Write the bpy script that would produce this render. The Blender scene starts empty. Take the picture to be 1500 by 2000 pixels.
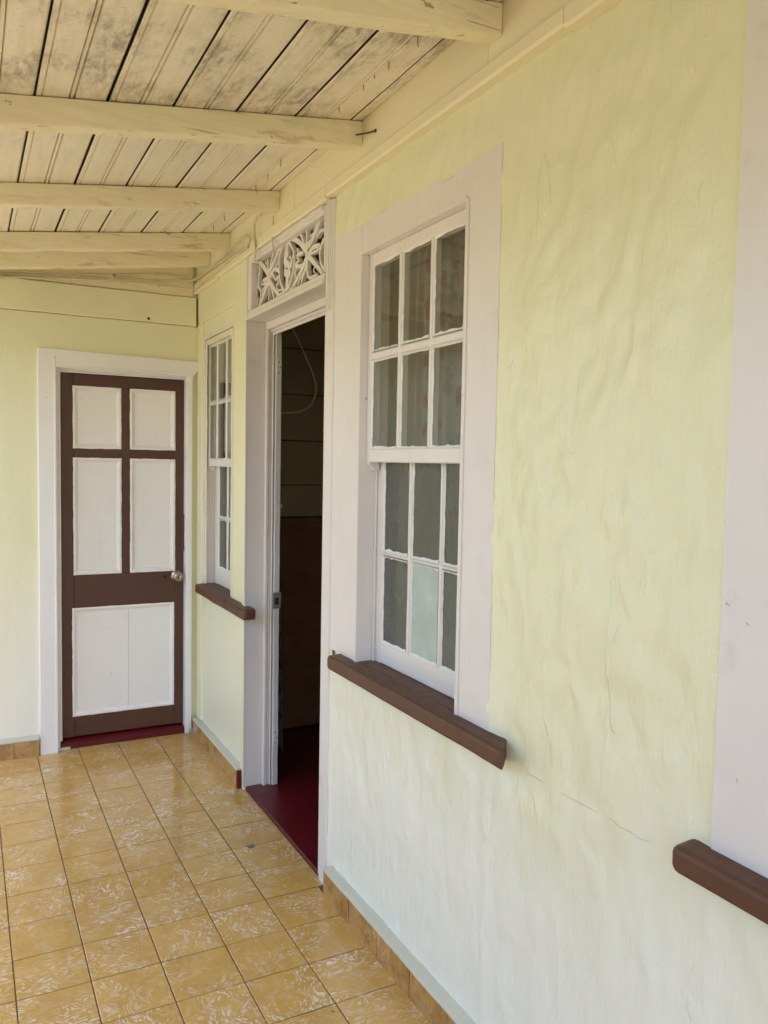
import bpy, bmesh, math, random
from mathutils import Vector, Matrix, noise
rnd = random.Random(7)
sc = bpy.context.scene

# ---------------------------------------------------------------- camera
cam_d = bpy.data.cameras.new('camera'); cam = bpy.data.objects.new('camera', cam_d)
sc.collection.objects.link(cam); sc.camera = cam
YAW, PITCH, ROLL, FPX = math.radians(27.516), math.radians(-3.409), math.radians(1.020), 1570.8
fw = Vector((math.sin(YAW)*math.cos(PITCH), math.cos(YAW)*math.cos(PITCH), math.sin(PITCH)))
r0 = Vector((math.cos(YAW), -math.sin(YAW), 0)); u0 = r0.cross(fw)
rt = math.cos(ROLL)*r0 + math.sin(ROLL)*u0; up = -math.sin(ROLL)*r0 + math.cos(ROLL)*u0
M = Matrix((rt, up, -fw)).transposed().to_4x4(); M.translation = (0, 0, 1.52)
cam.matrix_world = M
cam_d.sensor_fit = 'VERTICAL'; cam_d.sensor_height = 24.0; cam_d.lens = FPX/2000*24.0
cam_d.clip_start = 0.02; cam_d.clip_end = 3000

# ---------------------------------------------------------------- light
SUN_EL, SUN_AZ = math.radians(66), math.radians(185)      # the sun stands behind the camera, over the roof
w = bpy.data.worlds.new('World'); sc.world = w; w.use_nodes = True
wn = w.node_tree; bg = wn.nodes['Background']
sky = wn.nodes.new('ShaderNodeTexSky'); sky.sky_type = 'NISHITA'; sky.sun_disc = False
sky.sun_elevation = SUN_EL; sky.sun_rotation = SUN_AZ; sky.air_density = 1.0; sky.dust_density = 3.0; sky.ozone_density = 1.0
wn.links.new(sky.outputs[0], bg.inputs[0]); bg.inputs[1].default_value = 0.15
sun_d = bpy.data.lights.new('sun', 'SUN'); sun_d.energy = 2.6; sun_d.angle = math.radians(0.53); sun_d.color = (1, .97, .91)
sun = bpy.data.objects.new('sun', sun_d); sc.collection.objects.link(sun)
sd = Vector((math.sin(SUN_AZ)*math.cos(SUN_EL), math.cos(SUN_AZ)*math.cos(SUN_EL), math.sin(SUN_EL)))
sun.rotation_euler = sd.to_track_quat('Z', 'Y').to_euler()
sc.view_settings.view_transform = 'Standard'; sc.view_settings.look = 'None'
sc.view_settings.gamma = 1; sc.view_settings.use_curve_mapping = False
sc.view_settings.exposure = 2.16
sc.render.engine = 'CYCLES'
sc.cycles.max_bounces = 12; sc.cycles.diffuse_bounces = 7; sc.cycles.transparent_max_bounces = 16
sc.cycles.use_denoising = True

# ---------------------------------------------------------------- materials
class NT:
    def __init__(s, name):
        s.m = bpy.data.materials.new(name); s.m.use_nodes = True; s.t = s.m.node_tree
        s.b = s.t.nodes['Principled BSDF']; s.out = s.t.nodes['Material Output']
        s.tc = s.t.nodes.new('ShaderNodeTexCoord')
    def put(s, sock, v):
        if isinstance(v, bpy.types.NodeSocket): s.t.links.new(v, sock)
        else: sock.default_value = v
    def n(s, typ, **kw):
        nd = s.t.nodes.new('ShaderNode'+typ)
        ins = kw.pop('i', {})
        for k, v in kw.items(): setattr(nd, k, v)
        for k, v in ins.items(): s.put(nd.inputs[k], v)
        return nd
    def co(s, scale=(1, 1, 1), src=None, loc=(0, 0, 0), rot=(0, 0, 0)):
        nd = s.n('Mapping', i={0: src or s.tc.outputs['Object'], 1: loc, 2: rot, 3: scale}); return nd.outputs[0]
    def noise(s, scale, co=None, detail=4, rough=.55, dist=0):
        return s.n('TexNoise', i={'Vector': co or s.tc.outputs['Object'], 'Scale': scale, 'Detail': detail, 'Roughness': rough, 'Distortion': dist}).outputs[0]
    def ramp(s, v, a, b, lo=0, hi=1):
        nd = s.n('MapRange', interpolation_type='SMOOTHSTEP', i={0: v, 1: a, 2: b, 3: lo, 4: hi}); return nd.outputs[0]
    def mix(s, f, a, b):
        nd = s.n('Mix', data_type='RGBA', i={0: f}); s.put(nd.inputs[6], c4(a)); s.put(nd.inputs[7], c4(b)); return nd.outputs[2]
    def math(s, op, a, b=0, c=0):
        return s.n('Math', operation=op, i={0: a, 1: b, 2: c}).outputs[0]
    def bump(s, h, strength, dist=.002, normal=None):
        nd = s.n('Bump', i={'Strength': strength, 'Distance': dist, 'Height': h})
        if normal: s.put(nd.inputs['Normal'], normal)
        return nd.outputs[0]
    def done(s, col=None, rough=None, normal=None, spec=None):
        if col is not None: s.put(s.b.inputs['Base Color'], c4(col))
        if rough is not None: s.put(s.b.inputs['Roughness'], rough)
        if normal is not None: s.put(s.b.inputs['Normal'], normal)
        if spec is not None: s.put(s.b.inputs['Specular IOR Level'], spec)
        return s.m
def c4(c):
    return (*c, 1) if isinstance(c, tuple) and len(c) == 3 else c

def painted(name, col, worn, chip=None, streak=(60, 60, 6), rough=.45, chips=.0, bump=.35, blotch=3.0, amt=.6, spec=.4, dirt=.0):
    """brushed paint: broad patches of a second tone, brush streaks, chips and specks"""
    t = NT(name)
    c = t.mix(t.math('MULTIPLY', t.ramp(t.noise(blotch, detail=5, rough=.6), .38, .72), amt), col, worn)
    fine = t.noise(1, t.co(streak), 5, .6)
    c = t.mix(t.ramp(fine, .35, .75, 0, .22), c, worn)
    if dirt:
        d = t.ramp(t.noise(7, detail=7, rough=.7), .55, .8, 0, dirt)
        c = t.mix(d, c, (.16, .13, .09))
    if chip:
        k = t.math('MULTIPLY', t.ramp(t.noise(55, detail=3, rough=.6), .70, .73), t.ramp(t.noise(6, detail=2), .5, .58))
        k = t.math('MULTIPLY', k, chips); c = t.mix(k, c, chip)
    sp = t.n('TexVoronoi', feature='F1', i={'Vector': t.tc.outputs['Object'], 'Scale': 16.0})
    s1 = t.math('LESS_THAN', sp.outputs['Distance'], .045)
    s2 = t.math('GREATER_THAN', t.n('SeparateColor', i={0: sp.outputs['Color']}).outputs[0], .86)
    c = t.mix(t.math('MULTIPLY', t.math('MULTIPLY', s1, s2), .6), c, (.12, .10, .08))
    h = t.math('ADD', t.math('MULTIPLY', fine, .6), t.math('MULTIPLY', t.noise(28, detail=5), .8))
    return t.done(c, t.ramp(fine, .3, .7, rough-.06, rough+.1), t.bump(h, bump, .003), spec)

M_ = {}
def wallmat(name, col, pale, green, low_amt=.9, relief=.8):
    t = NT(name)
    big = t.noise(2.2, detail=5, rough=.55); 
    c = t.mix(t.ramp(big, .42, .70, 0, .40), col, pale)
    z = t.n('SeparateXYZ', i={0: t.tc.outputs['Object']}).outputs[2]
    zz = t.math('ADD', z, t.math('MULTIPLY', t.math('SUBTRACT', t.noise(1, t.co((2.6, 2.6, 1.3)), 5, .6), .5), 1.1))
    c = t.mix(t.ramp(zz, 1.10, .30, 0, low_amt), c, (.83, .845, .775))      # a second, chalkier coat on the lower wall
    low = t.noise(1, t.co((5, 5, 1.4)), 4, .55)
    c = t.mix(t.ramp(low, .58, .76, 0, .26), c, green)
    fine = t.noise(1, t.co((150, 150, 9)), 4, .6)
    c = t.mix(t.ramp(fine, .4, .75, 0, .16), c, pale)
    sp = t.n('TexVoronoi', feature='F1', i={'Vector': t.co((1, 1, .6)), 'Scale': 9.0})
    s1 = t.math('LESS_THAN', sp.outputs['Distance'], .032)
    s2 = t.math('GREATER_THAN', t.n('SeparateColor', i={0: sp.outputs['Color']}).outputs[0], .93)
    c = t.mix(t.math('MULTIPLY', t.math('MULTIPLY', s1, s2), .6), c, (.14, .11, .08))
    mid = t.noise(1, t.co((24, 24, 13)), 4, .55, .5)
    pit = t.noise(70, detail=3)
    h = t.math('ADD', t.math('MULTIPLY', fine, .30), t.math('MULTIPLY', mid, 1.3))
    h = t.math('ADD', h, t.math('MULTIPLY', t.ramp(pit, .68, .78), .2))
    # raised blisters of old paint
    bl = t.ramp(t.noise(1, t.co((14, 14, 6)), 2, .4, .6), .68, .74)
    h = t.math('ADD', h, t.math('MULTIPLY', bl, .5))
    return t.done(c, t.ramp(mid, .3, .7, .30, .46), t.bump(h, relief, .004), .5)
WALL_PAINT = (.75, .74, .50)
M_['plaster'] = wallmat('rough yellow plaster', WALL_PAINT, (.80, .77, .56), (.73, .75, .61))
M_['farplaster'] = wallmat('far yellow plaster', WALL_PAINT, (.83, .79, .58), (.70, .735, .60), .35, .35)
M_['wallboard'] = painted('yellow wall board paint', WALL_PAINT, (.83, .78, .54), (.25, .22, .12), rough=.45, chips=.5, bump=.25, streak=(6, 6, 60))
M_['trim'] = painted('dull white trim paint', (.745, .70, .665), (.69, .65, .615), (.35, .30, .26), chips=.8, rough=.42, bump=.3, dirt=.16)
M_['doortrim'] = painted('whiter door casing paint', (.82, .81, .80), (.76, .75, .74), (.35, .30, .26), chips=.8, rough=.42, bump=.3)
M_['sash'] = painted('sash white paint', (.76, .72, .68), (.70, .66, .62), (.30, .25, .2), chips=.8, rough=.42, bump=.3)
M_['putty'] = painted('white putty paint', (.80, .80, .76), (.72, .72, .70), (.3, .28, .25), chips=.6, rough=.5, bump=.7)
M_['jamb'] = painted('peeling grey white paint', (.66, .64, .62), (.55, .53, .50), (.16, .12, .09), chips=1.0, rough=.5, bump=.6)
M_['brown'] = painted('brown gloss paint', (.112, .048, .026), (.090, .038, .021), (.26, .19, .15), chips=.5, rough=.46, bump=.3, spec=.3)
M_['doorbrown'] = painted('brown door paint', (.095, .041, .025), (.076, .033, .021), (.16, .05, .04), chips=.5, rough=.42, bump=.25, spec=.35)
M_['doorwhite'] = painted('white door panel paint', (.84, .82, .80), (.80, .78, .75), (.4, .36, .3), chips=.6, rough=.45, bump=.4, streak=(70, 70, 4), dirt=.08)
M_['red'] = painted('red floor paint', (.105, .005, .010), (.08, .004, .008), (.36, .2, .18), chips=.45, rough=.34, bump=.25, spec=.4, streak=(6, 60, 20))
M_['cream'] = painted('cream ceiling timber paint', (.83, .755, .51), (.79, .70, .46), (.42, .34, .2), chips=.5, rough=.5, bump=.8, streak=(5, 60, 60), dirt=.55)
def timbermat():
    t = NT('flaking cream rafter paint')
    c = t.mix(t.ramp(t.noise(3, detail=5, rough=.6), .38, .7, 0, .7), (.85, .795, .555), (.80, .73, .50))
    fine = t.noise(1, t.co((4, 60, 60)), 5, .6)
    c = t.mix(t.ramp(fine, .4, .75, 0, .35), c, (.66, .56, .36))
    st = t.math('MULTIPLY', t.ramp(t.noise(1, t.co((7, 30, 30)), 6, .65), .54, .70), t.ramp(t.noise(2.6, detail=3), .42, .60))
    c = t.mix(t.math('MULTIPLY', st, .6), c, (.34, .25, .14))
    pk = t.math('MULTIPLY', t.ramp(t.noise(1, t.co((16, 42, 42)), 4, .6), .655, .675), t.ramp(t.noise(4, detail=2), .46, .52))
    c = t.mix(t.math('MULTIPLY', pk, .8), c, (.36, .28, .19))
    ck = t.math('MULTIPLY', t.ramp(t.noise(1, t.co((1.6, 75, 75)), 3, .5), .655, .69), t.ramp(t.noise(3.1, detail=2), .47, .56))
    c = t.mix(t.math('MULTIPLY', ck, .65), c, (.24, .18, .11))
    h = t.math('SUBTRACT', t.math('ADD', t.math('MULTIPLY', fine, .5), t.noise(30, detail=5)), t.math('MULTIPLY', t.math('ADD', pk, ck), .9))
    return t.done(c, .5, t.bump(h, .7, .003), .35)
M_['rafter'] = timbermat()
M_['frieze'] = painted('cream frieze paint', (.80, .735, .51), (.77, .71, .49), (.28, .22, .13), chips=.3, rough=.45, bump=.2, streak=(50, 5, 50))
M_['ledge'] = painted('pale mortar ledge', (.58, .56, .45), (.47, .50, .42), (.35, .42, .38), chips=.8, rough=.5, bump=.6)
M_['dark'] = NT('dark void').done((.02, .017, .013), .9)
M_['cable'] = painted('painted over cable', (.68, .61, .42), (.52, .46, .30), rough=.45)
M_['nail'] = NT('rusty nail').done((.09, .055, .035), .6)
M_['tin'] = NT('roof tin').done((.25, .24, .23), .5)
M_['plywood'] = painted('dark brown plywood', (.24, .105, .055), (.14, .06, .032), rough=.45, bump=.3, streak=(4, 4, 40), blotch=6)
M_['innerwood'] = painted('dull interior board paint', (.40, .33, .17), (.34, .28, .14), rough=.5, bump=.2, streak=(4, 4, 40))
t = NT('tarnished knob metal'); t.b.inputs['Metallic'].default_value = 1
M_['metal'] = t.done(t.mix(t.ramp(t.noise(60), .4, .6), (.55, .50, .42), (.30, .24, .17)), .28)
t = NT('worn strike plate metal'); t.b.inputs['Metallic'].default_value = .8
M_['steel'] = t.done((.42, .40, .37), .45)

def ceilmat():
    t = NT('mildewed cream ceiling board')
    oi = t.n('ObjectInfo')
    c = t.mix(oi.outputs['Random'], (.80, .755, .61), (.845, .80, .655))
    st = t.noise(1, t.co((40, 4, 40)), 5, .6)
    c = t.mix(t.ramp(st, .4, .75, 0, .3), c, (.60, .50, .32))
    y = t.n('SeparateXYZ', i={0: t.tc.outputs['Object']}).outputs[1]
    zone = t.ramp(y, 2.9, 1.95, .10, 1)
    sh = t.n('CombineXYZ', i={0: t.math('MULTIPLY', oi.outputs['Random'], 13.0), 1: 0, 2: 0}).outputs[0]
    cc = t.n('VectorMath', operation='ADD', i={0: t.tc.outputs['Object'], 1: sh}).outputs[0]
    m1 = t.ramp(t.noise(1, t.co((5, 3.6, 5), cc), 5, .6), .40, .68)
    m2 = t.ramp(t.noise(1, t.co((60, 22, 60), cc), 6, .7), .30, .68)
    m3 = t.ramp(t.noise(120, detail=2), .6, .7)
    k = t.math('MULTIPLY', t.math('MULTIPLY', m1, m2), zone)
    k = t.math('MINIMUM', t.math('MULTIPLY', k, .9), .68)
    c = t.mix(k, c, (.17, .13, .085))
    c = t.mix(t.math('MULTIPLY', t.math('MULTIPLY', m3, zone), .25), c, (.18, .15, .11))
    return t.done(c, .5, t.bump(st, .35, .002), .35)
M_['ceil'] = ceilmat()
t = NT('bare board edge darkened as shade'); M_['edge'] = t.done(t.mix(t.noise(20), (.05, .04, .028), (.02, .016, .012)), .9)  # bare wood with the shade of the board gaps put into its colour

def tilemat(name, base, base2, fleck_amt, stain):
    t = NT(name)
    oi = t.n('ObjectInfo'); r = oi.outputs['Random']
    off = t.n('CombineXYZ', i={0: t.math('MULTIPLY', r, 91.7), 1: t.math('MULTIPLY', r, 57.3), 2: t.math('MULTIPLY', r, 23.1)}).outputs[0]
    ang = t.n('CombineXYZ', i={2: t.math('MULTIPLY', t.math('FLOOR', t.math('MULTIPLY', t.math('FRACT', t.math('MULTIPLY', r, 37.0)), 4)), math.pi/2)}).outputs[0]
    rot = t.n('Mapping', i={0: t.tc.outputs['Object'], 2: ang}).outputs[0]
    p = t.n('VectorMath', operation='ADD', i={0: rot, 1: off}).outputs[0]
    c = t.mix(t.ramp(t.noise(9, p, 4), .35, .7), base, base2)
    c = t.mix(t.math('MULTIPLY', t.math('FRACT', t.math('MULTIPLY', r, 71.0)), .35), c, (base[0]*.85, base[1]*.82, base[2]*.78))
    # short curled pale flecks, as pressed into a marbled cement tile
    wv = t.n('VectorMath', operation='SCALE', i={0: t.n('TexNoise', i={'Vector': p, 'Scale': 15.0, 'Detail': 1.5}).outputs['Color'], 'Scale': .085}).outputs[0]
    wp = t.n('VectorMath', operation='ADD', i={0: p, 1: wv}).outputs[0]
    def petals(sc_, rz, thr, keep, seed):
        q = t.n('Mapping', i={0: wp, 1: (seed, seed*.7, 0), 2: (0, 0, rz), 3: sc_}).outputs[0]
        v = t.n('TexVoronoi', feature='F1', voronoi_dimensions='2D', i={'Vector': q, 'Scale': 1.0, 'Randomness': 1.0})
        rc = t.n('SeparateColor', i={0: v.outputs['Color']})
        size = t.math('MULTIPLY', rc.outputs[1], thr)
        m = t.ramp(t.math('SUBTRACT', v.outputs['Distance'], size), .05, -.06)
        return t.math('MULTIPLY', t.math('MULTIPLY', m, t.math('GREATER_THAN', rc.outputs[0], keep)), t.ramp(rc.outputs[2], 0, 1, .35, 1))
    f = t.math('MAXIMUM', petals((44, 130, 1), .3, .50, .55, 1.0), petals((50, 160, 1), 1.5, .46, .58, 5.0))
    f = t.math('MAXIMUM', f, petals((60, 150, 1), 2.4, .46, .60, 9.0))
    f = t.math('MAXIMUM', f, t.math('MULTIPLY', petals((38, 70, 1), .9, .38, .72, 13.0), .9))
    dens = t.math('MULTIPLY', t.ramp(t.noise(7, p, 2), .40, .60, .08, 1), t.ramp(t.math('FRACT', t.math('MULTIPLY', r, 17.0)), 0, 1, .6, 1.1))
    f = t.math('MULTIPLY', t.math('MULTIPLY', f, dens), fleck_amt)
    soft = t.math('MULTIPLY', t.ramp(t.noise(26, wp, 4, .6, 1.0), .50, .66), .30*fleck_amt)
    c = t.mix(soft, c, (.62, .50, .33))
    c = t.mix(f, c, (.72, .655, .60))
    world = t.n('NewGeometry').outputs['Position']
    grime = t.ramp(t.noise(2.1, world, 6, .65), .5, .78, 0, .25)
    c = t.mix(grime, c, (base[0]*.55, base[1]*.5, base[2]*.45))
    sp = t.n('TexVoronoi', feature='F1', i={'Vector': world, 'Scale': 9.0})
    s1 = t.math('MULTIPLY', t.math('LESS_THAN', sp.outputs['Distance'], .05), t.math('GREATER_THAN', t.n('SeparateColor', i={0: sp.outputs['Color']}).outputs[0], .78))
    c = t.mix(t.math('MULTIPLY', s1, .7), c, (.10, .065, .04))
    if stain:
        g = t.n('SeparateXYZ', i={0: world}).outputs[2]
        k = t.math('MULTIPLY', t.ramp(t.noise(1, t.co((60, 60, 10), world), 4, .6), .56, .66), t.ramp(t.noise(4.2, world, 2), .54, .66))
        c = t.mix(t.math('MULTIPLY', k, .7), c, (.17, .05, .03))
        c = t.mix(t.ramp(t.noise(16, world, 5, .65), .46, .68, 0, .75), c, (.24, .115, .035))
    ro = t.ramp(t.noise(5, world, 5, .6), .3, .7, .09, .22)
    return t.done(c, ro, t.bump(t.noise(16, p, 4), .18, .0015), .5)
M_['tile'] = tilemat('marbled ochre tile', (.565, .345, .095), (.485, .285, .072), .95, False)
M_['skirt'] = tilemat('ochre skirting tile', (.50, .29, .09), (.38, .20, .06), .30, True)
t = NT('tile joint dirt'); M_['grout'] = t.done(t.mix(t.noise(14), (.15, .085, .045), (.075, .04, .022)), .8)
t = NT('hedge leaf'); M_['leaf'] = t.done(t.mix(t.noise(9, detail=3), (.05, .085, .02), (.09, .13, .035)), .55)
t = NT('grey chip'); M_['chip'] = t.done((.16, .16, .17), .6)
t = NT('yard ground'); M_['ground'] = t.done(t.mix(t.noise(2, detail=6), (.36, .325, .25), (.29, .27, .19)), .95)

def glassmat(name, dust, dustcol, rough=.02):
    t = NT(name)
    g = t.n('BsdfGlossy', i={'Color': (1, 1, 1, 1), 'Roughness': rough})
    tr = t.n('BsdfTransparent', i={'Color': (.93, .95, .93, 1)})
    df = t.n('BsdfDiffuse')
    c = t.mix(t.noise(1, t.co((20, 20, 12)), 5, .6), dustcol, tuple(v*.82 for v in dustcol)); t.put(df.inputs[0], c)
    fac = t.ramp(t.noise(1, t.co((9, 9, 6)), 5, .65), .3, .75, dust*.75, min(1, dust*1.2))
    m1 = t.n('MixShader', i={0: fac, 1: tr.outputs[0], 2: df.outputs[0]})
    io = t.ramp(t.n('NewGeometry').outputs['Backfacing'], 0, 1, 1.45, 1/1.45)     # both faces of the sheet reflect alike
    fr = t.n('Fresnel', i={'IOR': io})
    t.put(fr.inputs['Normal'], t.bump(t.noise(9, detail=2), .06, .004))
    m2 = t.n('MixShader', i={0: fr.outputs[0], 1: m1.outputs[0], 2: g.outputs[0]})
    t.t.links.new(m2.outputs[0], t.out.inputs[0]); return t.m
M_['glass'] = glassmat('old window glass', .05, (.30, .30, .27))
M_['dusty'] = glassmat('dusty grey glass', .80, (.12, .126, .11), .06)
M_['bluepane'] = glassmat('pale blue green painted pane', .98, (.52, .62, .56), .2)

def curtainmat():
    t = NT('faded floral curtain')
    c = t.mix(t.noise(5), (.27, .25, .225), (.20, .185, .17))
    v = t.n('TexVoronoi', feature='F1', i={'Vector': t.co((1, 13.0, 11.0), loc=(0, .3, .2)), 'Scale': 1.0, 'Randomness': .8})
    pet = t.math('ADD', v.outputs['Distance'], t.math('MULTIPLY', t.noise(34, detail=4), .8))
    k = t.math('MULTIPLY', t.ramp(pet, .86, .68), t.ramp(t.noise(5, detail=1), .36, .46))
    c = t.mix(k, c, (.24, .045, .06))
    c = t.mix(t.ramp(pet, .62, .50), c, (.15, .03, .04))
    st = t.math('ABSOLUTE', t.math('SUBTRACT', t.noise(7, t.co((1, 1.3, .8)), 2, .4, .8), .5))
    c = t.mix(t.ramp(st, .016, .008, 0, .7), c, (.12, .125, .085))
    return t.done(c, .8)
M_['curtain'] = curtainmat()
t = NT('plain lining cloth'); M_['lining'] = t.done(t.mix(t.noise(6), (.27, .225, .165), (.20, .165, .12)), .85)
t = NT('blue grey printed cloth'); M_['cloth'] = t.done(t.mix(t.ramp(t.noise(16, detail=2), .5, .58), (.12, .125, .15), (.10, .03, .04)), .85)

# ---------------------------------------------------------------- builders
def prop(o, label=None, cat=None, group=None, kind=None):
    if label: o['label'] = label
    if cat: o['category'] = cat
    if group: o['group'] = group
    if kind: o['kind'] = kind
    return o
def root(name, loc, label=None, cat=None, group=None, kind='thing'):
    o = bpy.data.objects.new(name, None); sc.collection.objects.link(o); o.location = loc
    o.empty_display_size = .1
    return prop(o, label, cat, group, kind)
def link(name, me, mat, parent=None, at=None):
    """link a mesh whose vertices are in world coordinates (or local to at)"""
    o = bpy.data.objects.new(name, me); sc.collection.objects.link(o)
    if mat: 
        if len(me.materials) == 0: me.materials.append(mat)
    if at is not None: o.location = at
    if parent:
        o.parent = parent
        o.matrix_parent_inverse = Matrix.Translation(-worldpos(parent))
    return o
def worldpos(o):
    # all parents here are pure translations; meshes in world coordinates sit at the origin
    m = Matrix.Identity(4); chain = []
    while o: chain.append(o); o = o.parent
    for c in reversed(chain): m = m @ (c.matrix_parent_inverse if c.parent else Matrix.Identity(4)) @ Matrix.Translation(c.location)
    return m.translation.copy()
def pyd(name, v, f, mat, parent=None, at=None, smooth=False):
    me = bpy.data.meshes.new(name); me.from_pydata([tuple(p) for p in v], [], f); me.update()
    if smooth: me.polygons.foreach_set('use_smooth', [True]*len(me.polygons))
    bm = bmesh.new(); bm.from_mesh(me); bmesh.ops.recalc_face_normals(bm, faces=bm.faces); bm.to_mesh(me); bm.free()
    return link(name, me, mat, parent, at)
def loft(name, rings, mat, parent=None, smooth=False, closed=True, at=None):
    n = len(rings[0]); v = [p for r in rings for p in r]; f = []
    for i in range(len(rings)-1):
        for j in range(n if closed else n-1):
            k = (j+1) % n
            f.append((i*n+j, i*n+k, (i+1)*n+k, (i+1)*n+j))
    if closed: f.append(tuple(range(n))); f.append(tuple((len(rings)-1)*n+j for j in range(n)))
    return pyd(name, v, f, mat, parent, at, smooth)
def bar(name, lo, hi, mat, parent=None, bev=.003, seg=.06, wob=.0, ws=9.0, slope=None, seed=0.):
    """a timber of eight-sided section along its longest side, slightly uneven; slope=(axis, fn) shifts z along it"""
    lo, hi = Vector(lo), Vector(hi); d = hi-lo; ax = max(range(3), key=lambda k: d[k]); b, c = [k for k in range(3) if k != ax]
    bev = min(bev, d[b]*.4, d[c]*.4)
    sec = [(lo[b]+bev, lo[c]), (hi[b]-bev, lo[c]), (hi[b], lo[c]+bev), (hi[b], hi[c]-bev), (hi[b]-bev, hi[c]), (lo[b]+bev, hi[c]), (lo[b], hi[c]-bev), (lo[b], lo[c]+bev)]
    n = max(1, int(d[ax]/seg)) if wob else 1; rings = []
    for i in range(n+1):
        s = lo[ax]+d[ax]*i/n; ring = []
        for (p, q) in sec:
            v = Vector((0, 0, 0)); v[ax] = s; v[b] = p; v[c] = q
            if wob:
                nv = noise.noise_vector(Vector((v.x*ws+seed, v.y*ws, v.z*ws+seed*.7)))
                v[b] += nv[0]*wob; v[c] += nv[1]*wob
            if slope: v.z += slope(v)
            ring.append(v)
        rings.append(ring)
    return loft(name, rings, mat, parent)
def prism(name, poly, ax, a0, a1, mat, parent=None, seg=0, wob=0):
    """poly: 2D outline in the two other axes, extruded along ax"""
    b, c = [k for k in range(3) if k != ax]; rings = []; n = max(1, int(abs(a1-a0)/seg)) if seg else 1
    for i in range(n+1):
        s = a0+(a1-a0)*i/n; ring = []
        for p, q in poly:
            v = Vector((0, 0, 0)); v[ax] = s; v[b] = p; v[c] = q
            if wob:
                nv = noise.noise_vector(v*8.0); v[b] += nv[0]*wob; v[c] += nv[1]*wob
            ring.append(v)
        rings.append(ring)
    return loft(name, rings, mat, parent)
def tube(name, pts, r, mat, parent=None, n=8, sub=4):
    """round cable along a smooth path"""
    P = [Vector(p) for p in pts]; path = []
    for i in range(len(P)-1):
        p0 = P[max(i-1, 0)]; p1 = P[i]; p2 = P[i+1]; p3 = P[min(i+2, len(P)-1)]
        for k in range(sub):
            t = k/sub
            path.append(.5*((2*p1)+(p2-p0)*t+(2*p0-5*p1+4*p2-p3)*t*t+(3*p1-p0-3*p2+p3)*t**3))
    path.append(P[-1]); rings = []; prev = None
    for i, p in enumerate(path):
        d = (path[min(i+1, len(path)-1)]-path[max(i-1, 0)]).normalized()
        if prev is None: a = d.orthogonal().normalized()
        else: a = (prev-d*prev.dot(d)).normalized()
        prev = a; b = d.cross(a)
        rr = r(i/(len(path)-1)) if callable(r) else r
        rings.append([p+(a*math.cos(2*math.pi*j/n)+b*math.sin(2*math.pi*j/n))*rr for j in range(n)])
    return loft(name, rings, mat, parent, smooth=True)
def lathe(name, prof, origin, axis, mat, parent=None, n=20):
    d = Vector(axis).normalized(); a = d.orthogonal().normalized(); b = d.cross(a); o = Vector(origin)
    rings = [[o+d*h+(a*math.cos(2*math.pi*j/n)+b*math.sin(2*math.pi*j/n))*max(r, 1e-4) for j in range(n)] for r, h in prof]
    return loft(name, rings, mat, parent, smooth=True)
def fn(p, s, seed=0): return noise.noise(Vector((p[0]*s+seed, p[1]*s, p[2]*s)))

# ---------------------------------------------------------------- numbers of the place (metres)
W = 1.14            # face of the house wall
YE = 4.40           # face of the end wall
EAVE = -0.60         # edge of the verandah roof
YB = -0.8            # the verandah roof stops behind the camera
def ceil_z(x): return 2.600 + .1388*(x-W)

# ---------------------------------------------------------------- ground and floors
prop(pyd('ground', [(-900, -900, -.32), (900, -900, -.32), (900, 900, -.32), (-900, 900, -.32)], [(0, 1, 2, 3)], M_['ground']), kind='structure')
fl = prop(bar('tiled_floor', (-1.15, -4.5, -.30), (1.30, 4.62, -.0022), M_['grout'], bev=.004), kind='structure')
me = bpy.data.meshes.new('floor_tile'); bm = bmesh.new()
bmesh.ops.create_cube(bm, size=1); bmesh.ops.scale(bm, vec=(.1964, .1960, .012), verts=bm.verts)
bmesh.ops.bevel(bm, geom=[e for e in bm.edges], offset=.0012, segments=1, affect='EDGES'); bm.to_mesh(me); bm.free()
def tile_at(x, y, me_=None):
    o = link('floor_tile', me_ or me, M_['tile'], fl, (x, y, -.006+rnd.uniform(-.0006, .0006)))
    o.rotation_euler = (rnd.uniform(-.0022, .0022), rnd.uniform(-.0022, .0022), rnd.uniform(-.002, .002)); return o
me_long = bpy.data.meshes.new('floor_tile'); bm = bmesh.new()
bmesh.ops.create_cube(bm, size=1); bmesh.ops.scale(bm, vec=(.2245, .1960, .012), verts=bm.verts); bm.to_mesh(me_long); bm.free()
for i in range(11):
    for j in range(19):
        yc = 2.188+.1+.2*(10-j)
        if i == 0 and 2.65 < yc < 3.52: tile_at(1.023, yc, me_long)       # tiles run on to the doorway
        else: tile_at(1.109-.1-.2*i, yc)
me_cut = bpy.data.meshes.new('floor_tile'); bm = bmesh.new()
bmesh.ops.create_cube(bm, size=1); bmesh.ops.scale(bm, vec=(.1972, .052, .012), verts=bm.verts); bm.to_mesh(me_cut); bm.free()
for i in range(11): tile_at(1.009-.2*i, 4.388+.027, me_cut)
rf = prop(bar('room_floor', (1.137, -.5, -.2), (5.2, 4.9, .016), M_['red'], bev=.006, wob=.0012, seg=.15), kind='structure')

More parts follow.
